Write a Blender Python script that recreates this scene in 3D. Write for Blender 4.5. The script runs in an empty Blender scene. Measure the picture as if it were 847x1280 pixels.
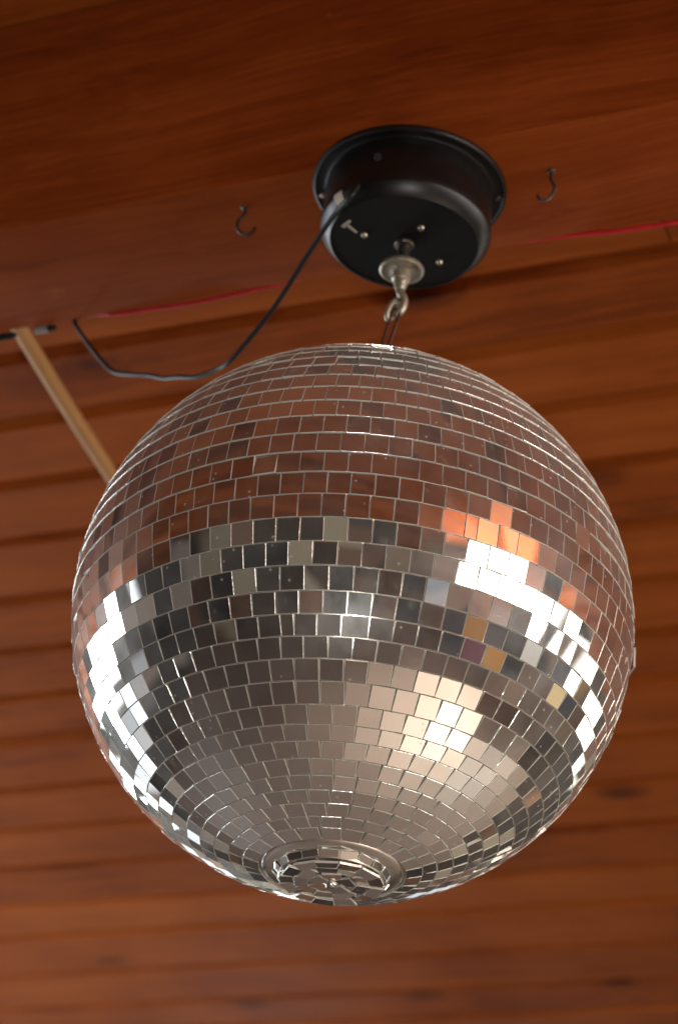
import bpy, bmesh, random
from math import atan2 as math_atan2, sin, cos, tan, pi, radians, degrees, atan, sqrt, hypot, asin
from mathutils import Vector, Matrix, Euler

random.seed(11)
S = bpy.context.scene
COL = S.collection

# ------------------------------------------------------------------ frame of reference
BALL_H = 2.55                    # height of the ball's centre above the floor
O = Vector((0, 0, BALL_H))       # ball centre
R = 0.25                         # ball radius over the mirrors
GA = radians(65.65)
U = Vector((-sin(GA), cos(GA), 0))   # along the boards and the beam
V = Vector((cos(GA), sin(GA), 0))    # across them, away from the camera
UZ = Matrix.Rotation(radians(90) + GA, 4, 'Z')             # local X -> U, local Y -> -V

# ------------------------------------------------------------------ camera
PXW, PXH, FPX = 847.0, 1280.0, 2870.0
EL, ROLL = radians(28), radians(6)
DIST = R / sin(atan(351 / FPX))
CAM = O + Vector((0, -DIST * cos(EL), -DIST * sin(EL)))
PIT, YAW = radians(30.724), radians(-0.710)
fw = Vector((sin(YAW) * cos(PIT), cos(YAW) * cos(PIT), sin(PIT)))
rt0 = Vector((cos(YAW), -sin(YAW), 0)); up0 = rt0.cross(fw)
rt = rt0 * cos(ROLL) + up0 * sin(ROLL)
up = up0 * cos(ROLL) - rt0 * sin(ROLL)

cd = bpy.data.cameras.new('camera'); cam = bpy.data.objects.new('camera', cd); COL.objects.link(cam)
M = Matrix((rt, up, -fw)).transposed().to_4x4(); M.translation = CAM
cam.matrix_world = M
cd.sensor_fit = 'HORIZONTAL'; cd.sensor_width = 15.7; cd.lens = FPX / PXW * 15.7
cd.clip_start = 0.05; cd.clip_end = 60
cd.dof.use_dof = True; cd.dof.focus_distance = 1.86; cd.dof.aperture_fstop = 3.8; cd.dof.aperture_blades = 9
S.camera = cam

def ray(px, py):
    return (fw * FPX + rt * (px - PXW / 2) - up * (py - PXH / 2)).normalized()
def at_z(px, py, z):             # survey point at height z above the ball's centre
    d = ray(px, py); return CAM + d * ((O.z + z - CAM.z) / d.z)
def at_d(px, py, dist):
    return CAM + ray(px, py) * dist
def at_y(px, py, y):
    d = ray(px, py); return CAM + d * ((y - CAM.y) / d.y)

# ------------------------------------------------------------------ mesh helpers
def obj(name, bm, mats, parent=None, loc=None, smooth=None):
    me = bpy.data.meshes.new(name)
    bmesh.ops.recalc_face_normals(bm, faces=bm.faces) if smooth != 'keep' else None
    bm.to_mesh(me); bm.free()
    for m in (mats if isinstance(mats, (list, tuple)) else [mats]): me.materials.append(m)
    if smooth is True:
        for p in me.polygons: p.use_smooth = True
    o = bpy.data.objects.new(name, me); COL.objects.link(o)
    if parent: o.parent = parent
    if loc is not None: o.location = loc
    return o
def autosmooth(o, ang=35):
    me = o.data
    for p in me.polygons: p.use_smooth = True
    bm = bmesh.new(); bm.from_mesh(me)
    for e in bm.edges:
        if len(e.link_faces) == 2 and e.calc_face_angle(0) > radians(ang): e.smooth = False
    bm.to_mesh(me); bm.free()
    return o
def tag(o, label=None, cat=None, group=None, kind=None):
    if label: o['label'] = label
    if cat: o['category'] = cat
    if group: o['group'] = group
    if kind: o['kind'] = kind
    return o
def empty(name, loc):
    o = bpy.data.objects.new(name, None); COL.objects.link(o); o.location = loc
    o.empty_display_size = 0.05
    return o
def lathe(bm, prof, n=96, c=Vector((0, 0, 0))):
    rings = []
    for r, z in prof:
        if r < 1e-6: rings.append([bm.verts.new((c.x, c.y, c.z + z))])
        else: rings.append([bm.verts.new((c.x + r * cos(2 * pi * k / n), c.y + r * sin(2 * pi * k / n), c.z + z)) for k in range(n)])
    for a, b in zip(rings, rings[1:]):
        for k in range(n):
            k2 = (k + 1) % n
            if len(a) == 1 and len(b) == 1: continue
            if len(a) == 1: bm.faces.new((a[0], b[k], b[k2]))
            elif len(b) == 1: bm.faces.new((a[k], b[0], a[k2]))
            else: bm.faces.new((a[k], b[k], b[k2], a[k2]))
def catmull(pts, sub=8):
    pts = [Vector(p) for p in pts]; out = []
    P = [pts[0] * 2 - pts[1]] + pts + [pts[-1] * 2 - pts[-2]]
    for i in range(1, len(P) - 2):
        a, b, c, d = P[i - 1:i + 3]
        for s in range(sub):
            t = s / sub
            out.append(0.5 * ((2 * b) + (c - a) * t + (2 * a - 5 * b + 4 * c - d) * t * t + (3 * b - a - 3 * c + d) * t ** 3))
    out.append(pts[-1]); return out
def tube(bm, pts, rad, n=12, cap=True):
    pts = [Vector(p) for p in pts]; m = len(pts)
    rads = rad if isinstance(rad, (list, tuple)) else [rad] * m
    T = [(pts[min(i + 1, m - 1)] - pts[max(i - 1, 0)]).normalized() for i in range(m)]
    a = Vector((0, 0, 1)) if abs(T[0].z) < .9 else Vector((1, 0, 0))
    nrm = (a - T[0] * a.dot(T[0])).normalized(); rings = []
    for i in range(m):
        nrm = (nrm - T[i] * nrm.dot(T[i])).normalized(); bi = T[i].cross(nrm)
        rings.append([bm.verts.new(pts[i] + (nrm * cos(2 * pi * k / n) + bi * sin(2 * pi * k / n)) * rads[i]) for k in range(n)])
    for p, q in zip(rings, rings[1:]):
        for k in range(n): bm.faces.new((p[k], p[(k + 1) % n], q[(k + 1) % n], q[k]))
    if cap: bm.faces.new(rings[0][::-1]); bm.faces.new(rings[-1])
def box(bm, lo, hi):
    vs = [bm.verts.new((x, y, z)) for z in (lo[2], hi[2]) for y in (lo[1], hi[1]) for x in (lo[0], hi[0])]
    for f in ((0, 2, 3, 1), (4, 5, 7, 6), (0, 1, 5, 4), (2, 6, 7, 3), (0, 4, 6, 2), (1, 3, 7, 5)):
        bm.faces.new([vs[i] for i in f])

# ------------------------------------------------------------------ materials
def new_mat(name):
    m = bpy.data.materials.new(name); m.use_nodes = True
    nt = m.node_tree; nt.nodes.clear()
    out = nt.nodes.new('ShaderNodeOutputMaterial')
    return m, nt, out
class NB:
    def __init__(s, nt): s.nt = nt
    def n(s, t, **kw):
        x = s.nt.nodes.new(t)
        for k, v in kw.items():
            if k.startswith('i_'):
                key = k[2:]; x.inputs[int(key) if key.isdigit() else key.replace('_', ' ')].default_value = v
            else: setattr(x, k, v)
        return x
    def l(s, a, b): s.nt.links.new(a, b)
    def math(s, op, a, b=None, clamp=False):
        x = s.n('ShaderNodeMath', operation=op); x.use_clamp = clamp
        for i, v in enumerate((a, b)):
            if v is None: continue
            if isinstance(v, (int, float)): x.inputs[i].default_value = v
            else: s.l(v, x.inputs[i])
        return x.outputs[0]
    def ramp(s, fac, stops):
        x = s.n('ShaderNodeValToRGB'); e = x.color_ramp.elements
        while len(e) < len(stops): e.new(0.5)
        for el, (p, c) in zip(e, stops): el.position = p; el.color = (*c, 1) if len(c) == 3 else c
        s.l(fac, x.inputs[0]); return x.outputs[0]
    def mix(s, fac, a, b, mode='MIX'):
        x = s.n('ShaderNodeMix', data_type='RGBA', blend_type=mode)
        for sock, v in ((0, fac), (6, a), (7, b)):
            if isinstance(v, (int, float)): x.inputs[sock].default_value = v
            elif isinstance(v, tuple): x.inputs[sock].default_value = (*v, 1) if len(v) == 3 else v
            else: s.l(v, x.inputs[sock])
        return x.outputs[2]
def simple(name, col, rough=.5, metal=0., spec=.5, noise=None):
    m, nt, out = new_mat(name); b = NB(nt)
    p = b.n('ShaderNodeBsdfPrincipled'); b.l(p.outputs[0], out.inputs[0])
    p.inputs['Base Color'].default_value = (*col, 1); p.inputs['Roughness'].default_value = rough
    p.inputs['Metallic'].default_value = metal; p.inputs['Specular IOR Level'].default_value = spec
    if noise:                       # (scale, strength of colour change, strength of roughness change)
        tc = b.n('ShaderNodeTexCoord'); nz = b.n('ShaderNodeTexNoise', i_Scale=noise[0], i_Detail=6.0, i_Roughness=.65)
        b.l(tc.outputs['Object'], nz.inputs[0])
        dk = tuple(c * (1 - noise[1]) for c in col); lt = tuple(min(1, c * (1 + noise[1])) for c in col)
        b.l(b.ramp(nz.outputs[0], [(.3, dk), (.7, lt)]), p.inputs['Base Color'])
        r = b.math('MULTIPLY_ADD', nz.outputs[0], noise[2]); r.node.inputs[2].default_value = rough - noise[2] / 2
        b.l(r, p.inputs['Roughness'])
    return m

def wood(name, dark, mid, light, rough=.42, knots=True, streak=1.0, wear=0.0):
    """stained timber; local X runs along the grain, face attribute 'board' (0-1) tells the boards apart"""
    m, nt, out = new_mat(name); b = NB(nt)
    p = b.n('ShaderNodeBsdfPrincipled'); b.l(p.outputs[0], out.inputs[0])
    tc = b.n('ShaderNodeTexCoord'); at = b.n('ShaderNodeAttribute', attribute_name='board')
    sx = b.n('ShaderNodeSeparateXYZ'); b.l(tc.outputs['Object'], sx.inputs[0])
    off = b.math('MULTIPLY', at.outputs['Fac'], 37.0)
    cx = b.n('ShaderNodeCombineXYZ')
    b.l(b.math('ADD', sx.outputs[0], off), cx.inputs[0]); b.l(sx.outputs[1], cx.inputs[1]); b.l(b.math('ADD', sx.outputs[2], off), cx.inputs[2])
    # gentle warp so the grain wanders
    wz = b.n('ShaderNodeTexNoise', i_Scale=1.6, i_Detail=2.0); b.l(cx.outputs[0], wz.inputs[0])
    warp = b.n('ShaderNodeVectorMath', operation='MULTIPLY_ADD'); b.l(wz.outputs[1], warp.inputs[0])
    warp.inputs[1].default_value = (.0, .09, .09); b.l(cx.outputs[0], warp.inputs[2])
    vec = warp.outputs[0]
    if knots:
        mk = b.n('ShaderNodeMapping'); mk.inputs['Scale'].default_value = (4.2, 6.5, 6.5); b.l(cx.outputs[0], mk.inputs[0])
        vo = b.n('ShaderNodeTexVoronoi', i_Scale=1.0); vo.inputs['Randomness'].default_value = 1.0; b.l(mk.outputs[0], vo.inputs[0])
        sc = b.n('ShaderNodeSeparateColor'); b.l(vo.outputs['Color'], sc.inputs[0]); keep = b.math('GREATER_THAN', sc.outputs[0], .74)
        kd = b.ramp(vo.outputs['Distance'], [(.07, (1, 1, 1)), (.15, (.6, .6, .6)), (.30, (0, 0, 0))])
        knot = b.math('MULTIPLY', kd, keep)
        # grain flows round the knots
        push = b.n('ShaderNodeVectorMath', operation='MULTIPLY_ADD')
        cc = b.n('ShaderNodeCombineXYZ'); k2 = b.math('MULTIPLY', knot, .05); b.l(k2, cc.inputs[1]); b.l(k2, cc.inputs[2])
        b.l(cc.outputs[0], push.inputs[0]); push.inputs[1].default_value = (1, 1, 1); b.l(vec, push.inputs[2]); vec = push.outputs[0]
    m1 = b.n('ShaderNodeMapping'); m1.inputs['Scale'].default_value = (1.9, 30, 30); b.l(vec, m1.inputs[0])
    n1 = b.n('ShaderNodeTexNoise', i_Scale=1.0, i_Detail=7.0, i_Roughness=.62); b.l(m1.outputs[0], n1.inputs[0])
    m2 = b.n('ShaderNodeMapping'); m2.inputs['Scale'].default_value = (5, 190, 190); b.l(vec, m2.inputs[0])
    n2 = b.n('ShaderNodeTexNoise', i_Scale=1.0, i_Detail=4.0, i_Roughness=.6); b.l(m2.outputs[0], n2.inputs[0])
    n3 = b.n('ShaderNodeTexNoise', i_Scale=3.2, i_Detail=5.0, i_Roughness=.6); b.l(cx.outputs[0], n3.inputs[0])
    g = b.math('ADD', b.math('MULTIPLY', n1.outputs[0], .50 * streak), b.math('MULTIPLY', n2.outputs[0], .34 * streak))
    g = b.math('ADD', g, b.math('MULTIPLY', n3.outputs[0], .40))
    g = b.math('ADD', g, b.math('MULTIPLY', b.math('SUBTRACT', at.outputs['Fac'], .5), .19))
    g = b.math('SUBTRACT', g, .11 + .42 * (streak - 1))
    c = b.ramp(g, [(.30, dark), (.50, mid), (.72, light)])
    if knots:
        c = b.mix(b.math('MULTIPLY', knot, .85), c, tuple(x * .22 for x in dark))
    if wear:
        nw = b.n('ShaderNodeTexNoise', i_Scale=9.0, i_Detail=8.0, i_Roughness=.7)
        mw = b.n('ShaderNodeMapping'); mw.inputs['Scale'].default_value = (.8, 2.2, 2.2); b.l(cx.outputs[0], mw.inputs[0]); b.l(mw.outputs[0], nw.inputs[0])
        wm = b.ramp(nw.outputs[0], [(.64, (0, 0, 0)), (.70, (1, 1, 1))])
        c = b.mix(b.math('MULTIPLY', wm, wear), c, (.58, .22, .07))
    b.l(c, p.inputs['Base Color'])
    rr = b.math('MULTIPLY_ADD', n1.outputs[0], .25); rr.node.inputs[2].default_value = rough - .12
    b.l(rr, p.inputs['Roughness']); p.inputs['Specular IOR Level'].default_value = .07
    bp = b.n('ShaderNodeBump', i_Strength=.35, i_Distance=.0012); b.l(g, bp.inputs['Height']); b.l(bp.outputs[0], p.inputs['Normal'])
    return m

WOOD_CEIL = wood('stained_boards', (.150, .027, .0026), (.29, .064, .0072), (.40, .100, .0145), rough=.66)
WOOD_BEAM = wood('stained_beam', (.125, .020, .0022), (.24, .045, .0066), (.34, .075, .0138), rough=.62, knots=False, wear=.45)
WOOD_POLE = wood('bare_pale_wood', (.38, .19, .07), (.47, .25, .10), (.55, .31, .14), rough=.5, knots=False)

def mirror_mat():
    m, nt, out = new_mat('mirror_glass'); b = NB(nt)
    tc = b.n('ShaderNodeTexCoord'); at = b.n('ShaderNodeAttribute', attribute_name='tone')
    gl = b.n('ShaderNodeBsdfGlossy', distribution='GGX')
    b.l(b.ramp(at.outputs['Fac'], [(0, (.68, .67, .63)), (.25, (.80, .79, .75)), (1, (.87, .865, .83))]), gl.inputs['Color'])
    b.l(b.ramp(at.outputs['Fac'], [(.02, (.22,) * 3), (.035, (.014,) * 3)]), gl.inputs['Roughness'])   # a few tiles have gone dull
    df = b.n('ShaderNodeBsdfDiffuse'); df.inputs['Color'].default_value = (.62, .59, .55, 1)
    n1 = b.n('ShaderNodeTexNoise', i_Scale=14.0, i_Detail=6.0, i_Roughness=.7); b.l(tc.outputs['Object'], n1.inputs[0])
    film = b.ramp(n1.outputs[0], [(.35, (.015,) * 3), (.70, (.085,) * 3)])
    vo = b.n('ShaderNodeTexVoronoi', i_Scale=130.0); b.l(tc.outputs['Object'], vo.inputs[0])
    spot = b.ramp(vo.outputs['Distance'], [(.10, (1, 1, 1)), (.20, (0, 0, 0))])
    sc = b.n('ShaderNodeSeparateColor'); b.l(vo.outputs['Color'], sc.inputs[0])
    n2 = b.n('ShaderNodeTexNoise', i_Scale=9.0, i_Detail=3.0); b.l(tc.outputs['Object'], n2.inputs[0])
    keep = b.math('GREATER_THAN', b.math('ADD', sc.outputs[0], b.math('MULTIPLY', n2.outputs[0], .8)), 1.18)
    sp = b.math('MULTIPLY', b.math('MULTIPLY', spot, keep), .34)
    n3 = b.n('ShaderNodeTexNoise', i_Scale=55.0, i_Detail=8.0, i_Roughness=.75); b.l(tc.outputs['Object'], n3.inputs[0])
    smear = b.ramp(n3.outputs[0], [(.60, (0, 0, 0)), (.72, (.16,) * 3)])
    ge = b.n('ShaderNodeNewGeometry'); sn = b.n('ShaderNodeSeparateXYZ'); b.l(ge.outputs['Normal'], sn.inputs[0])
    top = b.ramp(sn.outputs[2], [(.0, (.0,) * 3), (.3, (.07,) * 3), (1.0, (.30,) * 3)])       # dust settles on what faces up
    lw = b.n('ShaderNodeLayerWeight', i_Blend=.5); gz = b.math('MULTIPLY', b.math('POWER', lw.outputs['Facing'], 4.0), .22)
    film = b.math('ADD', b.math('ADD', film, top), gz)
    f = b.math('ADD', b.math('ADD', film, sp), smear, True)
    mx = b.n('ShaderNodeMixShader'); b.l(f, mx.inputs[0]); b.l(gl.outputs[0], mx.inputs[1]); b.l(df.outputs[0], mx.inputs[2])
    g2 = b.n('ShaderNodeBsdfGlossy', distribution='GGX'); g2.inputs['Color'].default_value = (.80, .80, .77, 1); g2.inputs['Roughness'].default_value = .36
    m2 = b.n('ShaderNodeMixShader'); b.l(b.ramp(n1.outputs[0], [(.35, (.015,) * 3), (.68, (.09,) * 3)]), m2.inputs[0])
    b.l(gl.outputs[0], m2.inputs[1]); b.l(g2.outputs[0], m2.inputs[2]); b.l(m2.outputs[0], mx.inputs[1])
    b.l(mx.outputs[0], out.inputs[0])
    return m
MIRROR = mirror_mat()
def edge_mat():
    m, nt, out = new_mat('cut_glass_edge'); b = NB(nt)
    tc = b.n('ShaderNodeTexCoord'); nz = b.n('ShaderNodeTexNoise', i_Scale=420.0, i_Detail=3.0); b.l(tc.outputs['Object'], nz.inputs[0])
    bp = b.n('ShaderNodeBump', i_Strength=.35, i_Distance=.001); b.l(nz.outputs[0], bp.inputs['Height'])
    d = b.n('ShaderNodeBsdfDiffuse'); d.inputs[0].default_value = (.90, .89, .80, 1)
    g = b.n('ShaderNodeBsdfGlossy'); g.inputs[0].default_value = (.95, .95, .90, 1); g.inputs['Roughness'].default_value = .17; b.l(bp.outputs[0], g.inputs['Normal'])
    x = b.n('ShaderNodeMixShader'); x.inputs[0].default_value = .5; b.l(d.outputs[0], x.inputs[1]); b.l(g.outputs[0], x.inputs[2])
    b.l(x.outputs[0], out.inputs[0]); return m
EDGE = edge_mat()
GROUT = simple('silvered_core', (.66, .64, .57), .24, .75, .5, (40, .4, .2))
CLEAR = simple('clear_plastic_ring', (.80, .78, .72), .13, .88, .9, (30, .15, .1))
BLACK = simple('black_enamel', (.0055, .005, .005), .36, 0, .42, (25, .3, .16))
BLACKD = simple('black_enamel_matt', (.0035, .0034, .0033), .6, 0, .22, (25, .3, .12))
STEEL = simple('dull_nickel', (.36, .32, .25), .42, .65, .5, (180, .3, .25))
BRASSY = simple('screw_metal', (.62, .53, .40), .34, .9, .5, (300, .2, .2))
DARKMET = simple('blackened_steel', (.09, .075, .065), .38, .8, .5, (200, .4, .2))
HOOKM = simple('rusty_hook_steel', (.085, .062, .048), .45, .7, .5, (200, .4, .2))
WIRE = simple('brown_wire', (.10, .045, .028), .35, .7, .5)
CORD = simple('black_cord_plastic', (.012, .011, .011), .50, 0, .32, (80, .3, .1))
RED = simple('red_cable_plastic', (.52, .012, .018), .36, 0, .5, (60, .2, .1))
GREY = simple('grey_clip_metal', (.45, .43, .42), .35, .6, .5, (120, .3, .2))
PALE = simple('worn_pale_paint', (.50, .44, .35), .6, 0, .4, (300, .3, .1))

# ------------------------------------------------------------------ the ceiling
ZB, ZC = 0.503, 0.805            # underside of beam and of boards above the ball's centre
def boards(name, z, u0, u1, cuts, mat, joints):
    bm = bmesh.new(); lay = bm.faces.layers.float.new('board')
    g, d, t = .0155, .028, .036
    for i, (a, c) in enumerate(zip(cuts, cuts[1:])):
        ends = [u0] + sorted(joints.get(i, [])) + [u1]
        for j, (x0, x1) in enumerate(zip(ends, ends[1:])):
            e0 = x0 + (.0012 if j else 0); e1 = x1 - (.0012 if j < len(ends) - 2 else 0)
            ga, gc = (.026 if abs(a - 1.68) < 1e-4 else g), (.030 if abs(c - 1.68) < 1e-4 else g)   # one joint has opened up
            prof = [(-a, t), (-a - .002, d), (-a - ga, 0.0), (-c + gc, 0.0), (-c + .002, d), (-c, t)]   # local Y is -V
            dz = random.uniform(-.0012, .0012)
            r0 = [bm.verts.new((e0, y, z + zz + dz)) for y, zz in prof]
            r1 = [bm.verts.new((e1, y, z + zz + dz)) for y, zz in prof]
            val = random.random(); n = len(prof)
            fs = [bm.faces.new((r0[k], r0[(k + 1) % n], r1[(k + 1) % n], r1[k])) for k in range(n)]
            fs += [bm.faces.new(r0[::-1]), bm.faces.new(r1)]
            for f in fs: f[lay] = val
    o = obj(name, bm, mat); o.matrix_world = Matrix.Translation(O) @ UZ
    return o
vc = [.22, .395, .553, .702, .854, 1.009, 1.185, 1.349, 1.515, 1.68, 1.883, 2.063, 2.25, 2.449, 2.626, 2.856, 3.079]
while vc[-1] < 4.6: vc.append(vc[-1] + .18)
while vc[0] > -5.0: vc.insert(0, vc[0] - .165)
pj = at_z(832, 285, ZC) - O; uj = pj.dot(U); vj = pj.dot(V)
joints = {}
for i, (a, c) in enumerate(zip(vc, vc[1:])):
    k = random.uniform(-4.2, -1.4); joints[i] = [k, k + random.uniform(2.8, 4.3)]
    joints[i] = [x for x in joints[i] if not (-1.0 < x < 1.4 and c > .1)]
    if a < vj < c: joints[i] = [uj]
tag(boards('ceiling', ZC, -4.6, 4.6, vc, WOOD_CEIL, joints), kind='structure')

def timber(name, lo, hi, mat, bev=.004, seg=2, wob=.0012):
    bm = bmesh.new(); box(bm, lo, hi)
    bmesh.ops.bevel(bm, geom=list(bm.edges), offset=bev, segments=seg, affect='EDGES', profile=.5)
    n = 40
    for k in range(1, n):
        x = lo[0] + (hi[0] - lo[0]) * k / n
        bmesh.ops.bisect_plane(bm, geom=bm.verts[:] + bm.edges[:] + bm.faces[:], plane_co=(x, 0, 0), plane_no=(1, 0, 0))
    for v in bm.verts:
        v.co.y += wob * (sin(v.co.x * 3.1 + v.co.z * 9) + .6 * sin(v.co.x * 7.3))
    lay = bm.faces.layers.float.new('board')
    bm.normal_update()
    for f in bm.faces: f[lay] = .86 if f.normal.z < -.7 else .30        # underside set paler than the sides: light and scuffing put into the colour
    o = obj(name, bm, mat); o.matrix_world = Matrix.Translation(O) @ UZ
    return autosmooth(o, 25)
V0, V1 = -.045, .125
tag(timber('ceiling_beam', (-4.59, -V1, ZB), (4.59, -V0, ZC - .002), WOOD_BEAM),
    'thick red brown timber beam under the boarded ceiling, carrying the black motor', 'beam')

# ------------------------------------------------------------------ the motor
MC = Vector((.0140, .0010, 0)) + O
motor = empty('ball_motor', MC + Vector((0, 0, ZB)))
tag(motor, 'round black mirror ball motor screwed under the timber beam', 'motor')
def loc(z): return Vector((0, 0, z - ZB))     # height above ball centre -> motor space
bm = bmesh.new()                               # flange: thin dished plate with a rolled lip
lathe(bm, [(.082, -.0005), (.0955, -.0005), (.0975, -.002), (.0980, -.0045), (.0970, -.0068), (.0952, -.0075), (.0935, -.0066), (.0925, -.0052), (.0870, -.0052), (.0835, -.0060), (.082, -.0075)])
flange = autosmooth(obj('base_flange', bm, BLACK, motor), 40)
HB = .430 - ZB
bm = bmesh.new()
lathe(bm, [(.080, -.001), (.0832, -.0055), (.0838, -.012), (.0840, HB + .024), (.0846, HB + .0225), (.0852, HB + .0205), (.0852, HB + .0135), (.0846, HB + .0115), (.0755, HB + .0008), (.0742, HB)])
autosmooth(obj('housing', bm, BLACK, motor), 30)
bm = bmesh.new(); lathe(bm, [(.0743, HB), (.0735, HB + .0012), (.030, HB + .0012), (.0, HB + .0012)])
autosmooth(obj('bottom_plate', bm, BLACKD, motor), 30)
def screw(p, r, name='screw'):
    bm = bmesh.new(); lathe(bm, [(r, .002), (r, -.0002), (r * .8, -.0013), (0, -.0016)], 20)
    o = autosmooth(obj(name, bm, BRASSY, motor, p), 40)
    return o
for px, py in ((455, 294), (526, 285), (549, 328)):
    p = at_z(px, py, .430) - motor.location; screw(Vector((p.x, p.y, HB)), .0034)
for a in (2.90, -.02):                          # slotted flange holes with a screw in each
    p = Vector((cos(a) * .0895, sin(a) * .0895, -.0056))
    bm = bmesh.new(); lathe(bm, [(.0036, .001), (.0036, -.0004), (.0026, -.0012), (0, -.0014)], 18)
    autosmooth(obj('flange_screw', bm, BRASSY if a > 1 else DARKMET, motor, p), 40)
# scuffed paint mark on the bottom plate
pm = at_z(435, 281, .430) - motor.location
bm = bmesh.new()
dx = Vector((rt.x, rt.y, 0)).normalized(); dy = Vector((-dx.y, dx.x, 0))
for a, c, w in (((-.0055, .0050), (.0015, -.0060), .0021), ((-.002, .0), (.0085, .0125), .0016)):
    A = dx * a[0] + dy * a[1]; C = dx * c[0] + dy * c[1]; n = (C - A).normalized().cross(Vector((0, 0, 1))) * w
    vs = [A + n, A - n, C - n * .7, C + n * .7]
    top = [bm.verts.new(Vector((pm.x, pm.y, HB + .0011)) + v) for v in vs]
    bot = [bm.verts.new(Vector((pm.x, pm.y, HB + .0005)) + v * .97) for v in vs]
    bm.faces.new(top); bm.faces.new(bot[::-1])
    for k in range(4): bm.faces.new((top[k], bot[k], bot[(k + 1) % 4], top[(k + 1) % 4]))
tag(obj('paint_mark', bm, PALE, motor), 'pale forked scuff mark on the black underside')
# spindle, coupling, nut and hook
bm = bmesh.new(); lathe(bm, [(.0095, HB + .002), (.0098, HB - .0022), (.0090, HB - .0034), (.0062, HB - .0044), (.0062, HB - .036), (0, HB - .036)], 40)
autosmooth(obj('spindle', bm, DARKMET, motor), 35)
ZD = .398 - ZB
bm = bmesh.new(); lathe(bm, [(.0055, ZD + .006), (.011, ZD + .0055), (.0205, ZD + .0025), (.0222, ZD), (.0220, ZD - .002), (.0205, ZD - .0032), (.0185, ZD - .0022), (.0115, ZD - .0035), (.0085, ZD - .0050)], 56)
coup = autosmooth(obj('coupling_disc', bm, STEEL, motor), 40)
bm = bmesh.new(); lathe(bm, [(.0088, ZD - .004), (.0092, ZD - .006), (.0092, ZD - .0125), (.0072, ZD - .0145), (.0074, ZD - .017), (.0060, ZD - .019), (.0062, ZD - .0215), (.0046, ZD - .0245), (.0034, ZD - .030)], 32)
autosmooth(obj('nut', bm, STEEL, coup), 40)
ym = MC.y
def hp(px, py, dy=0): return at_y(px, py, ym + dy) - motor.location
hook_pts = [loc(.3700) , hp(500.5, 366), hp(504.5, 374), hp(503.5, 383, .001), hp(499, 390, .002), hp(494.5, 393.5, .003)]
bm = bmesh.new(); tube(bm, catmull([loc(.376)] + hook_pts[1:], 6), [.0044] * 12 + [.0041] * 13 + [.0038] * 6, 14)
autosmooth(obj('hook', bm, STEEL, motor), 50)
# ------------------------------------------------------------------ the ball
PDN = Vector((.0139476, -.0435737, -.99895285))          # its pole hangs a little off plumb
ball = empty('mirror_ball', O)
ball.rotation_mode = 'QUATERNION'; ball.rotation_quaternion = Vector((0, 0, -1)).rotation_difference(PDN)
tag(ball, 'big mirror ball of small square glass tiles hanging under the black motor', 'mirror ball')
binv = ball.rotation_quaternion.inverted()
TH = .0020
RC = R - TH - .0006
REC = .050                                              # radius of the well in the bottom
prof = []
for k in range(73):
    a = radians(90 - k * 2.4)
    r, z = RC * cos(a), RC * sin(a)
    if z < 0 and r < .0605: break
    prof.append((max(r, 0) if k else 0, z))
zr = -sqrt(RC ** 2 - .0605 ** 2)
prof.append((.0605, zr))
bm = bmesh.new(); lathe(bm, prof, 128)
autosmooth(obj('ball_core', bm, GROUT, ball), 30)
zs = lambda r: -sqrt((R - .0008) ** 2 - r * r)
ZF = zs(.05) - .0062                                     # face of the plug that closes the ball, a little proud
bm = bmesh.new(); lathe(bm, [(.0606, zr - .0002), (.0598, zs(.0598) + .0008), (.0585, zs(.0585)), (.0550, zs(.0550)), (.0515, zs(.0515)), (.0500, zs(.0500)), (.0492, zs(.0492)), (.0486, zs(.0492) - .0004), (.0450, ZF + .0008), (.0440, ZF), (0, ZF)], 96)
ring = autosmooth(obj('bottom_cap', bm, CLEAR, ball), 30)
ZW = ZF

def slab(bm, lay, c, ex, ey, en, hx, hy, th, tone, taper=0.):
    """one glass tile: bright face, tiny arrises, four cut edges"""
    b = .00022
    T = [c + ex * sx * (hx - b) * (1 + taper * sy) + ey * sy * (hy - b) for sx, sy in ((-1, -1), (1, -1), (1, 1), (-1, 1))]
    Mi = [c + ex * sx * hx * (1 + taper * sy) + ey * sy * hy - en * b for sx, sy in ((-1, -1), (1, -1), (1, 1), (-1, 1))]
    Bo = [p - en * (th - b) for p in Mi]
    tv = [bm.verts.new(p) for p in T]; mv = [bm.verts.new(p) for p in Mi]; bv = [bm.verts.new(p) for p in Bo]
    f = bm.faces.new(tv); f.material_index = 0; f[lay] = tone
    for k in range(4):
        k2 = (k + 1) % 4
        f = bm.faces.new((mv[k], mv[k2], tv[k2], tv[k])); f.material_index = 1; f[lay] = tone
        f = bm.faces.new((bv[k], bv[k2], mv[k2], mv[k])); f.material_index = 1; f[lay] = tone
lats = [-2.93 + d for d in (0,)]
lower = [2.93, -1.71, -6.29, -11.0, -15.67, -20.23, -24.84, -29.1, -33.13, -37.18, -41.28, -45.64, -49.45, -52.75, -56.32, -59.87, -63.05, -66.21, -69.48, -72.39, -75.79]
upper = [2.93 + 4.62 * k for k in range(1, 19)]
lats = upper[::-1] + lower
tiles = bmesh.new(); lay = tiles.faces.layers.float.new('tone')
loose = None
limb = binv @ ((rt * .972 - up * .135 - fw * -.02 - fw * .06)).normalized()   # where a tile has come unstuck
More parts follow.
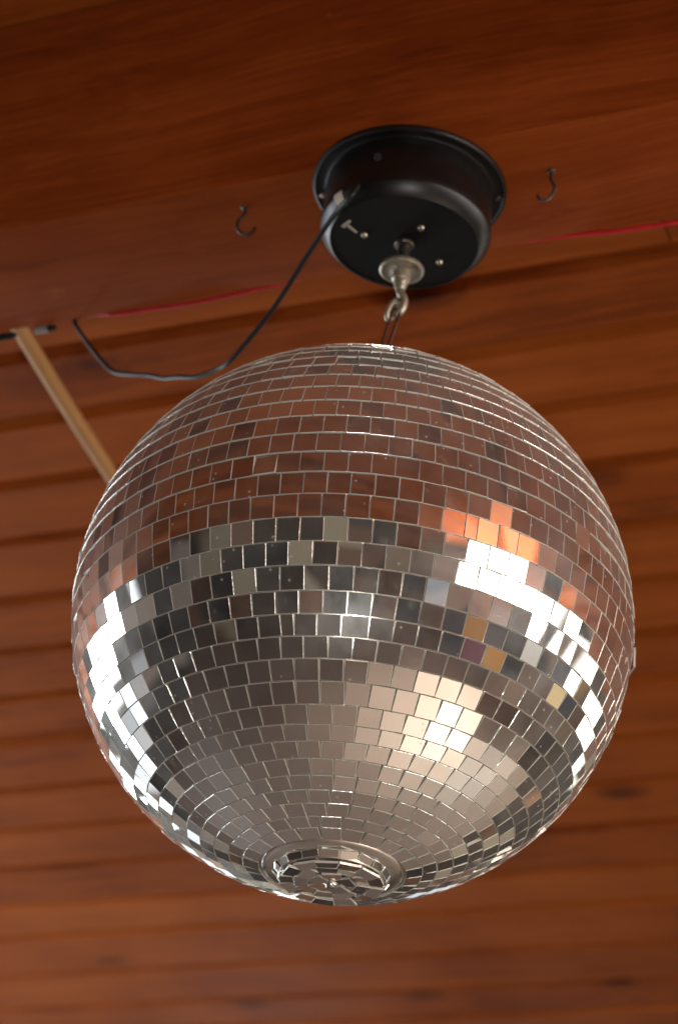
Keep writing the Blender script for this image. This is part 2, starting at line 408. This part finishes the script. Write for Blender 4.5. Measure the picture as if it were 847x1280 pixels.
for a, c in zip(lats, lats[1:]):
    mid = radians((a + c) / 2); hgt = R * radians(a - c)
    wid = .0193 if mid > -.8 else .0193 - .0022 * min(1, (-mid - .8) / .45)
    n = max(6, round(2 * pi * R * cos(mid) / wid)); pit = 2 * pi / n
    ph = random.random() * pit
    ws = [1 + random.gauss(0, .018) for _ in range(n)]
    if random.random() < .45:
        q = random.randrange(n); ws[q] *= .55; ws[(q + 3) % n] *= 1.12
    s = sum(ws); ang = ph; rowtilt = radians(random.gauss(0, .25)) - (radians(1.9) if mid > 0 else 0)   # the upper rows lap a little, like shingles
    for k in range(n):
        w = ws[k] / s * 2 * pi; th = ang + w / 2; ang += w
        en = Vector((cos(mid) * cos(th), cos(mid) * sin(th), sin(mid)))
        ex = Vector((-sin(th), cos(th), 0)); ey = en.cross(ex)
        big = random.random() < .08
        sg = (3.4 if big else .75) if mid < .12 else (1.5 if big else .40)
        q = Euler((radians(random.gauss(0, sg)) + rowtilt, radians(random.gauss(0, sg)), 0))
        Rm = Matrix((ex, ey, en)).transposed() @ q.to_matrix() @ Matrix.Rotation(radians(random.gauss(0, .8 if mid < -.1 else .3)), 3, 'Z')
        ex2, ey2, en2 = Rm.col[0], Rm.col[1], Rm.col[2]
        hx = R * (.25 * cos(mid) + .75 * min(cos(radians(a)), cos(radians(c)))) * w / 2 - (.00016 if mid > -.05 else .00026); hy = hgt / 2 - (.00048 if mid > -.05 else .00036)
        tone = random.random() if random.random() < .2 else .7 + .3 * random.random()
        cpos = en * (R - .0002 + random.gauss(0, .00012))
        if loose is None and (en - limb).length < .045:
            loose = bmesh.new(); ll = loose.faces.layers.float.new('tone')
            Rm2 = Rm @ Euler((radians(-7), radians(9), radians(3))).to_matrix()
            slab(loose, ll, cpos + en * .0016, Rm2.col[0], Rm2.col[1], Rm2.col[2], hx, hy, TH, .6)
            continue
        slab(tiles, lay, cpos, ex2, ey2, en2, hx, hy, TH, tone)
obj('mirror_tiles', tiles, [MIRROR, EDGE], ball)
if loose: tag(obj('loose_tile', loose, [MIRROR, EDGE], ball), 'glass tile coming unstuck from the side of the ball')
# tiles laid by hand in rings inside the bottom well
bm = bmesh.new(); lay = bm.faces.layers.float.new('tone')
for r0, r1, n in ((.0060, .0190, 5), (.0194, .0312, 9), (.0316, .0436, 13)):
    ph = random.random()
    for k in range(n):
        a = 2 * pi * (k + ph + random.gauss(0, .09)) / n; rm = (r0 + r1) / 2
        er = Vector((cos(a), sin(a), 0)); ex = Vector((-sin(a), cos(a), 0)) * -1
        q = Euler((radians(random.gauss(0, 2.2)), radians(random.gauss(0, 2.2)), radians(random.gauss(0, 7)))).to_matrix()
        Rm = Matrix((ex, er, Vector((0, 0, -1)))).transposed() @ q
        hx = min(pi * rm / n - .0002, .0105)
        slab(bm, lay, er * rm + Vector((0, 0, ZW - .0024 - random.random() * .0016)), Rm.col[0], Rm.col[1], Rm.col[2], hx, (r1 - r0) / 2 - .0002, TH, .6 + .4 * random.random(), .10)
for k in range(19):                                     # slivers of mirror round the plug's edge
    a = 2 * pi * (k + random.gauss(0, .05)) / 19; er = Vector((cos(a), sin(a), 0)); ex = Vector((-sin(a), cos(a), 0))
    dn = (Vector((0, 0, ZF)) + er * .0446 - er * .0488 - Vector((0, 0, zs(.05)))).normalized(); en = ex.cross(dn) * -1
    if en.dot(er) < 0: en = -en
    q = Euler((radians(random.gauss(0, 4)), radians(random.gauss(0, 5)), radians(random.gauss(0, 5)))).to_matrix()
    Rm = Matrix((ex, dn, en)).transposed() @ q
    slab(bm, lay, er * .0474 + Vector((0, 0, (ZF + zs(.05)) / 2)), Rm.col[0], Rm.col[1], Rm.col[2], .0073, .0031, .0014, .6 + .4 * random.random())
obj('cap_tiles', bm, [MIRROR, EDGE], ring)
bm = bmesh.new(); lathe(bm, [(.0060, ZW), (.0060, ZW - .0035), (.0048, ZW - .0045), (.0044, ZW - .0062), (.0038, ZW - .0068), (.0026, ZW - .0068), (.0024, ZW - .004), (0, ZW - .004)], 32)
autosmooth(obj('centre_stud', bm, CLEAR, ring), 35)
# wire loop from the ball's top up to the hook
topw = binv @ (at_y(493.5, 388, ym + .001) - O)
bm = bmesh.new()
tube(bm, catmull([(-.004, 0, R - .004), topw * .55 + Vector((-.0035, 0, R * .45)), topw + Vector((-.0035, 0, -.006)), topw + Vector((-.001, 0, .002)), topw + Vector((.003, 0, -.001)), topw + Vector((.0035, 0, -.010)), topw * .5 + Vector((.0028, 0, R * .5)), (.004, 0, R - .004)], 8), .0016, 8)
autosmooth(obj('hanging_wire', bm, WIRE, ball), 60)
# closed link between hook and wire
lc = binv @ (at_y(490, 387, ym + .002) - O)
bm = bmesh.new(); lk = []
for k in range(25):
    a = 2 * pi * k / 24
    lk.append(lc + Vector((cos(a) * .0048 * .6 + sin(a) * .004, cos(a) * .0045, sin(a) * .0115)))
tube(bm, lk, .0026, 10, cap=False)
autosmooth(obj('chain_link', bm, STEEL, ball), 60)

# ------------------------------------------------------------------ cords, hooks, pole
def on_drum(px, py, r):          # where the line of sight meets the motor's drum
    d = ray(px, py); o = CAM - MC
    A = d.x ** 2 + d.y ** 2; Bq = o.x * d.x + o.y * d.y; Cq = o.x ** 2 + o.y ** 2 - r * r
    return CAM + d * ((-Bq - sqrt(max(0, Bq * Bq - A * Cq))) / A)
c0 = [on_drum(449, 231, .0835), on_drum(444, 237, .0868), on_drum(436, 247, .0890)]
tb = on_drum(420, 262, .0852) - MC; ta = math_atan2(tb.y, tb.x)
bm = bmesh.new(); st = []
for k in range(7):                              # pale strip over the drum's chamfered rim
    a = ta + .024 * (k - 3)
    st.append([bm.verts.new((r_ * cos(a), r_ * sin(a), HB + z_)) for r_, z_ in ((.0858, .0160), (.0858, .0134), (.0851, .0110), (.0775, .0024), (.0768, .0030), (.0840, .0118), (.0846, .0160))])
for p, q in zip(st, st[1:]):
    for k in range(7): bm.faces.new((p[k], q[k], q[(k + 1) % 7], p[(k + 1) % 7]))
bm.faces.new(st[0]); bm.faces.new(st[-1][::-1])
tag(obj('side_strip', bm, PALE, motor), 'pale strip over the rim of the drum')
dE = (at_z(93, 400, ZB) - CAM).length + .012; dS = (c0[-1] - CAM).length
px = [(417, 269), (385, 317), (341, 386), (292, 446), (272, 461), (245, 471), (222, 471), (205, 472.5), (186, 469), (162, 467.5), (143, 465), (129, 453), (110, 429), (93, 401)]
cpts = list(c0)
for k, (x, y) in enumerate(px):
    t = (k + 1) / len(px); cpts.append(at_d(x, y, dS + (dE - dS) * t))
cpts += [cpts[-1] + V * .012 + Vector((0, 0, .03)), cpts[-1] + V * .012 + U * .02 + Vector((0, 0, .15))]
bm = bmesh.new(); tube(bm, catmull(cpts, 8), .0026, 12)
tag(autosmooth(obj('power_cord', bm, CORD), 60), 'black power cord drooping from the motor to the back edge of the beam', 'cord')
bm = bmesh.new(); tube(bm, [on_drum(472, 196, .083), on_drum(472, 196, .0865)], .0040, 16)
g = autosmooth(obj('grommet', bm, BLACKD, motor), 40); g.location = -motor.location

def edge_pt(px, z): # a point just behind the beam's far lower edge, below which a cable peeps out
    lo, hi = 150, 520
    for _ in range(40):
        mm = (lo + hi) / 2
        if (at_z(px, mm, z) - O).dot(V) > V1 + .004: lo, hi = lo, mm
        else: lo, hi = mm, hi
        # larger py = farther, so v grows with py
    return at_z(px, mm, z)
def back_edge(u, z, dv=.004): return O + U * u + V * (V1 + dv) + Vector((0, 0, z))
uu = lambda px, py: (at_z(px, py, ZB) - O).dot(U)
uL0, uL1, uR0, uR1 = uu(118, 404), uu(360, 352), uu(652, 298), uu(850, 271)
rp = [(uL0 + 1.2, .05), (uL0 + .30, .022), (uL0 + .03, .010), (uL0 - .03, .0020), (uL0 - .08, .0004), ((uL0 + uL1) / 2, -.0012), (uL1 + .05, .0020), (uL1 - .03, .010), ((uL1 + uR0) / 2, .022), (uR0 + .03, .009), (uR0 - .06, .0020), (uR1 + .05, -.0022), (uR1 - .12, -.0030), (uR1 - .5, .02), (uR1 - 1.2, .05)]
bm = bmesh.new(); tube(bm, catmull([back_edge(u, ZB + z) for u, z in rp], 8), .0026, 10)
tag(autosmooth(obj('red_cable', bm, RED), 60), 'thin red cable running along the back edge of the beam', 'cable')

def cup_hook(name, pts, label):
    base = Vector(pts[0]); root = base.copy()
    bm = bmesh.new()
    P = [Vector((0, 0, .006))] + [Vector(p) - root for p in pts]
    C = catmull(P, 7); n = len(C)
    tube(bm, C, [.0018 if i < n * .8 else .0018 - .0004 * (i - n * .8) / (n * .2) for i in range(n)], 12)
    lathe(bm, [(.0, .0002), (.0040, .0002), (.0042, -.0008), (.0034, -.0018), (.0021, -.0026)], 20)
    return tag(autosmooth(obj(name, bm, HOOKM, None, root), 50), label, 'hook', 'screw hooks under the beam')
lb = at_z(306, 259, ZB); yl = lb.y
cup_hook('screw_hook', [lb] + [at_y(x, y, yl) for x, y in ((306.5, 265), (303, 270), (297.5, 276), (296, 283), (299, 289.5), (305, 292.5), (312, 292), (317, 288), (318.5, 284))],
         'dark screw hook left of the motor, its curl open to the right')
rb = at_z(689, 213, ZB); yr = rb.y
cup_hook('screw_hook', [rb] + [at_y(x, y, yr) for x, y in ((688.5, 219), (688.5, 224), (692, 230), (693, 235), (689.5, 243), (684.5, 249), (678, 250.5), (673, 248), (672, 243.5))],
         'dark screw hook right of the motor, its curl open to the left')

pA, pB = at_z(24, 410, .555), at_z(318, 880, ZC - .0125)
pdir = (pB - pA).normalized(); pA = pA - pdir * .10
L = (pB - pA).length
bm = bmesh.new()
tube(bm, [Vector((L * k / 24, .0025 * sin(k * .35), .002 * sin(k * .22 + 1))) for k in range(25)], [.0094 + .0005 * sin(k * .3) for k in range(25)], 20)
lay = bm.faces.layers.float.new('board')
for f in bm.faces: f[lay] = .5
po = obj('wooden_pole', bm, WOOD_POLE)
po.matrix_world = Matrix.Translation(pA) @ pdir.to_track_quat('X', 'Z').to_matrix().to_4x4()
tag(autosmooth(po, 50), 'slim pale round wooden pole slanting from behind the beam to the ceiling', 'pole')

# small metal clip and cable end at the beam's back edge
cl = empty('cable_clip', at_z(50, 409, ZB))
tag(cl, 'small grey metal cable clip at the back edge of the beam', 'clip')
e = U * -1
bm = bmesh.new(); tube(bm, [e * -.008 + V * .004, e * .0085 + V * .004], [.0046, .0046], 16)
autosmooth(obj('sleeve', bm, GREY, cl), 40)
bm = bmesh.new(); tube(bm, [e * .0085 + V * .004, e * .012 + V * .004, e * .018 + V * .005], [.0040, .0040, .0028], 14)
autosmooth(obj('end_plug', bm, CORD, cl), 40)
kb = at_z(4, 418, ZB)
bm = bmesh.new(); tube(bm, [kb + e * -.030 + V * .004, kb + e * .010 + V * .004, kb + e * .014 + V * .004], [.0042, .0042, .0025], 14)
tag(autosmooth(obj('cable_end', bm, CORD), 40), 'black cable end poking out behind the beam beside the pale pole', 'cable')

# ------------------------------------------------------------------ the room the mirrors see
FLOOR = simple('worn_brown_floor', (.130, .102, .090), .5, 0, .4, (1.4, .22, .2))
def wall_mat(name, base, accents, sc):
    m, nt, out = new_mat(name); b = NB(nt)
    p = b.n('ShaderNodeBsdfPrincipled'); b.l(p.outputs[0], out.inputs[0]); p.inputs['Roughness'].default_value = .6
    tc = b.n('ShaderNodeTexCoord'); mp = b.n('ShaderNodeMapping'); mp.inputs['Scale'].default_value = sc; b.l(tc.outputs['Object'], mp.inputs[0])
    vo = b.n('ShaderNodeTexVoronoi', i_Scale=1.0); vo.distance = 'CHEBYCHEV'; b.l(mp.outputs[0], vo.inputs[0])
    s = b.n('ShaderNodeSeparateColor'); b.l(vo.outputs['Color'], s.inputs[0])
    r = b.n('ShaderNodeValToRGB'); r.color_ramp.interpolation = 'CONSTANT'; e = r.color_ramp.elements
    st = [(0, base)] + accents
    while len(e) < len(st): e.new(.5)
    for el, (q, c) in zip(e, st): el.position = q; el.color = (*c, 1)
    b.l(s.outputs[0], r.inputs[0]); b.l(r.outputs[0], p.inputs['Base Color'])
    return m
WALLD = wall_mat('dark_panelled_wall', (.035, .024, .018), [(.30, (.008, .008, .010)), (.48, (.12, .06, .035)), (.62, (.40, .37, .28)), (.76, (.05, .045, .04)), (.90, (.24, .13, .08))], (2.7, 2.7, 2.2))
WALLW = wall_mat('painted_wall', (.27, .21, .17), [(.28, (.10, .115, .15)), (.42, (.012, .013, .016)), (.60, (.42, .34, .27)), (.78, (.06, .05, .045)), (.86, (.68, .40, .10)), (.94, (.22, .05, .13))], (1.7, 1.7, 2.3))
WALLB = wall_mat('blue_grey_wall', (.10, .11, .13), [(.24, (.30, .33, .37)), (.42, (.012, .013, .015)), (.60, (.55, .55, .54)), (.80, (.05, .045, .042))], (1.8, 1.8, 2.4))
def uvz(u, v, z): return O + U * u + V * v + Vector((0, 0, z))
UM, VN, VF = 4.2, -4.8, 4.55
def slab_uv(name, u0, u1, v0, v1, z0, z1, mat):
    bm = bmesh.new(); box(bm, (u0, -v1, z0), (u1, -v0, z1))
    o = obj(name, bm, mat); o.matrix_world = Matrix.Translation(O) @ UZ
    return tag(o, kind='structure')
slab_uv('floor', -UM - .3, UM + .3, VN - .3, VF + .3, -BALL_H - .1, -BALL_H, FLOOR)
slab_uv('wall_near', -UM - .3, UM + .3, VN - .12, VN, -BALL_H, ZC, WALLD)
slab_uv('wall_far', -UM - .3, UM + .3, VF, VF + .12, -BALL_H, ZC, WALLD)
slab_uv('wall_right', -UM - .12, -UM, VN, VF, -BALL_H, ZC, WALLW)
slab_uv('wall_left', UM, UM + .12, VN, VF, -BALL_H, ZC, WALLB)

def area_lamp(cu, cv, cz, w, h, inward, rad, col):
    l = bpy.data.lights.new('window_and_added_light', 'AREA'); l.shape = 'RECTANGLE'; l.size = w; l.size_y = h
    l.energy = rad * pi * w * h; l.color = col
    o = bpy.data.objects.new('window_and_added_light', l); COL.objects.link(o)
    o.location = uvz(cu, cv, cz)
    o.rotation_euler = inward.to_track_quat('-Z', 'Y').to_euler()
def lamp_on_wall(side, at, z, w, h, e, col):  # for the windows and the dim lamps added below them
    if side == 'R': area_lamp(-UM + .03, at, z, w, h, U, e, col)
    elif side == 'L': area_lamp(UM - .03, at, z, w, h, -U, e, col)
    else: area_lamp(at, VF - .03, z, w, h, -V, e, col)
WW, CR, BL, GR = (1.0, .95, .88), (1.0, .90, .74), (.80, .90, 1.0), (.90, 1.0, .88)
for v, z, h, e in ((-3.05, .38, .70, .35), (-2.35, .32, .85, 4.5), (-1.65, .22, 1.05, 4.5), (-.95, .18, 1.15, 1.2), (-.25, .18, 1.15, 4.5), (.45, .14, 1.15, 4.5), (1.15, .12, 1.1, .6), (1.85, .16, 1.05, 4.0), (2.55, .18, 1.0, 2.0), (3.25, .20, .95, .8), (3.95, .24, .9, 1.4)):
    lamp_on_wall('R', v, z, .60, h, e, WW)                # the window band to the right
for v, e, c in ((-2.5, .10, BL), (-1.75, .03, BL), (-1.0, .16, BL), (-.3, .05, BL), (.4, .22, (1, .72, .30)), (1.1, .12, BL), (1.8, .02, BL), (2.5, .25, (1, .70, .32)), (3.2, .10, (.9, .45, .75))):
    lamp_on_wall('R', v, -.85, .50, .55, e, c)            # dim coloured lamps added under it to tint the mirror tiles
for v, z, h, e in ((-1.5, .40, .55, .8), (-.75, .28, .8, 3.0), (.0, .10, 1.1, 5.5), (.75, .02, 1.2, 1.3), (1.5, .0, 1.25, 5.5), (2.25, -.05, 1.3, 4.0), (3.0, -.10, 1.3, 1.2), (3.75, -.15, 1.4, 5.0)):
    lamp_on_wall('L', v, z, .62, h, e, (.86, .95, 1.0))   # the window band to the left
for v, e in ((-.75, .10), (.0, .55), (.75, .18), (1.5, 1.0), (2.25, .40), (3.0, 1.2), (3.75, .5)):
    lamp_on_wall('L', v, -1.25, .55, .75, e, BL)          # and dim bluish lamps added below to brighten the mirror tiles
for u, e, c in ((-3.6, 1.2, CR), (-2.9, .8, GR), (-2.2, 1.6, CR), (-1.5, .8, GR), (-.8, 1.2, GR), (1.2, .4, BL), (2.2, 1.6, BL), (3.2, .7, BL)):
    lamp_on_wall('B', u, .30, .58, .50, e, c)             # high windows at the back
# sunlight coming in through the right-hand window on to the floor
l = bpy.data.lights.new('sunlight', 'SPOT'); l.energy = 1650; l.spot_size = radians(60); l.spot_blend = 1.0; l.color = (1, .92, .77); l.shadow_soft_size = .05
so = bpy.data.objects.new('sunlight', l); COL.objects.link(so); so.location = uvz(-UM + .1, .2, .45)
so.rotation_euler = (uvz(-2.3, -.25, -BALL_H) - so.location).to_track_quat('-Z', 'Y').to_euler()

# the photographer's flash, just above the lens
l = bpy.data.lights.new('camera_flash', 'SPOT'); l.energy = 16; l.spot_size = radians(70); l.spot_blend = .6; l.color = (1, .97, .92); l.shadow_soft_size = .022
so = bpy.data.objects.new('camera_flash', l); COL.objects.link(so); so.location = CAM + up * .075 + rt * .02
so.rotation_euler = (O - so.location).to_track_quat('-Z', 'Y').to_euler()
# more sun on the floor further round to the right
l = bpy.data.lights.new('sunlight', 'SPOT'); l.energy = 620; l.spot_size = radians(84); l.spot_blend = 1.0; l.color = (1, .93, .80); l.shadow_soft_size = .05
so = bpy.data.objects.new('sunlight', l); COL.objects.link(so); so.location = uvz(-UM + .12, 3.4, .5)
so.rotation_euler = (uvz(-1.6, 3.0, -BALL_H) - so.location).to_track_quat('-Z', 'Y').to_euler()
# unseen spot added to brighten the boards near the right-hand windows
l = bpy.data.lights.new('added_ceiling_spot', 'SPOT'); l.energy = 500; l.spot_size = radians(62); l.spot_blend = .4; l.color = (1, .86, .70); l.shadow_soft_size = .03
so = bpy.data.objects.new('added_ceiling_spot', l); COL.objects.link(so); so.location = uvz(-3.9, -.85, -.80)
so.rotation_euler = (uvz(-3.15, -.80, ZC) - so.location).to_track_quat('-Z', 'Y').to_euler()

# ------------------------------------------------------------------ world and render settings
w = bpy.data.worlds.new('World'); S.world = w; w.use_nodes = True
bg = w.node_tree.nodes['Background']; bg.inputs[0].default_value = (.9, .8, .7, 1); bg.inputs[1].default_value = .03
S.view_settings.view_transform = 'Standard'; S.view_settings.look = 'None'; S.view_settings.gamma = 1; S.view_settings.exposure = 1.5
S.cycles.use_denoising = True
S.cycles.max_bounces = 10; S.cycles.diffuse_bounces = 4; S.cycles.glossy_bounces = 6
S.cycles.sample_clamp_indirect = 6.0
S.cycles.caustics_reflective = False
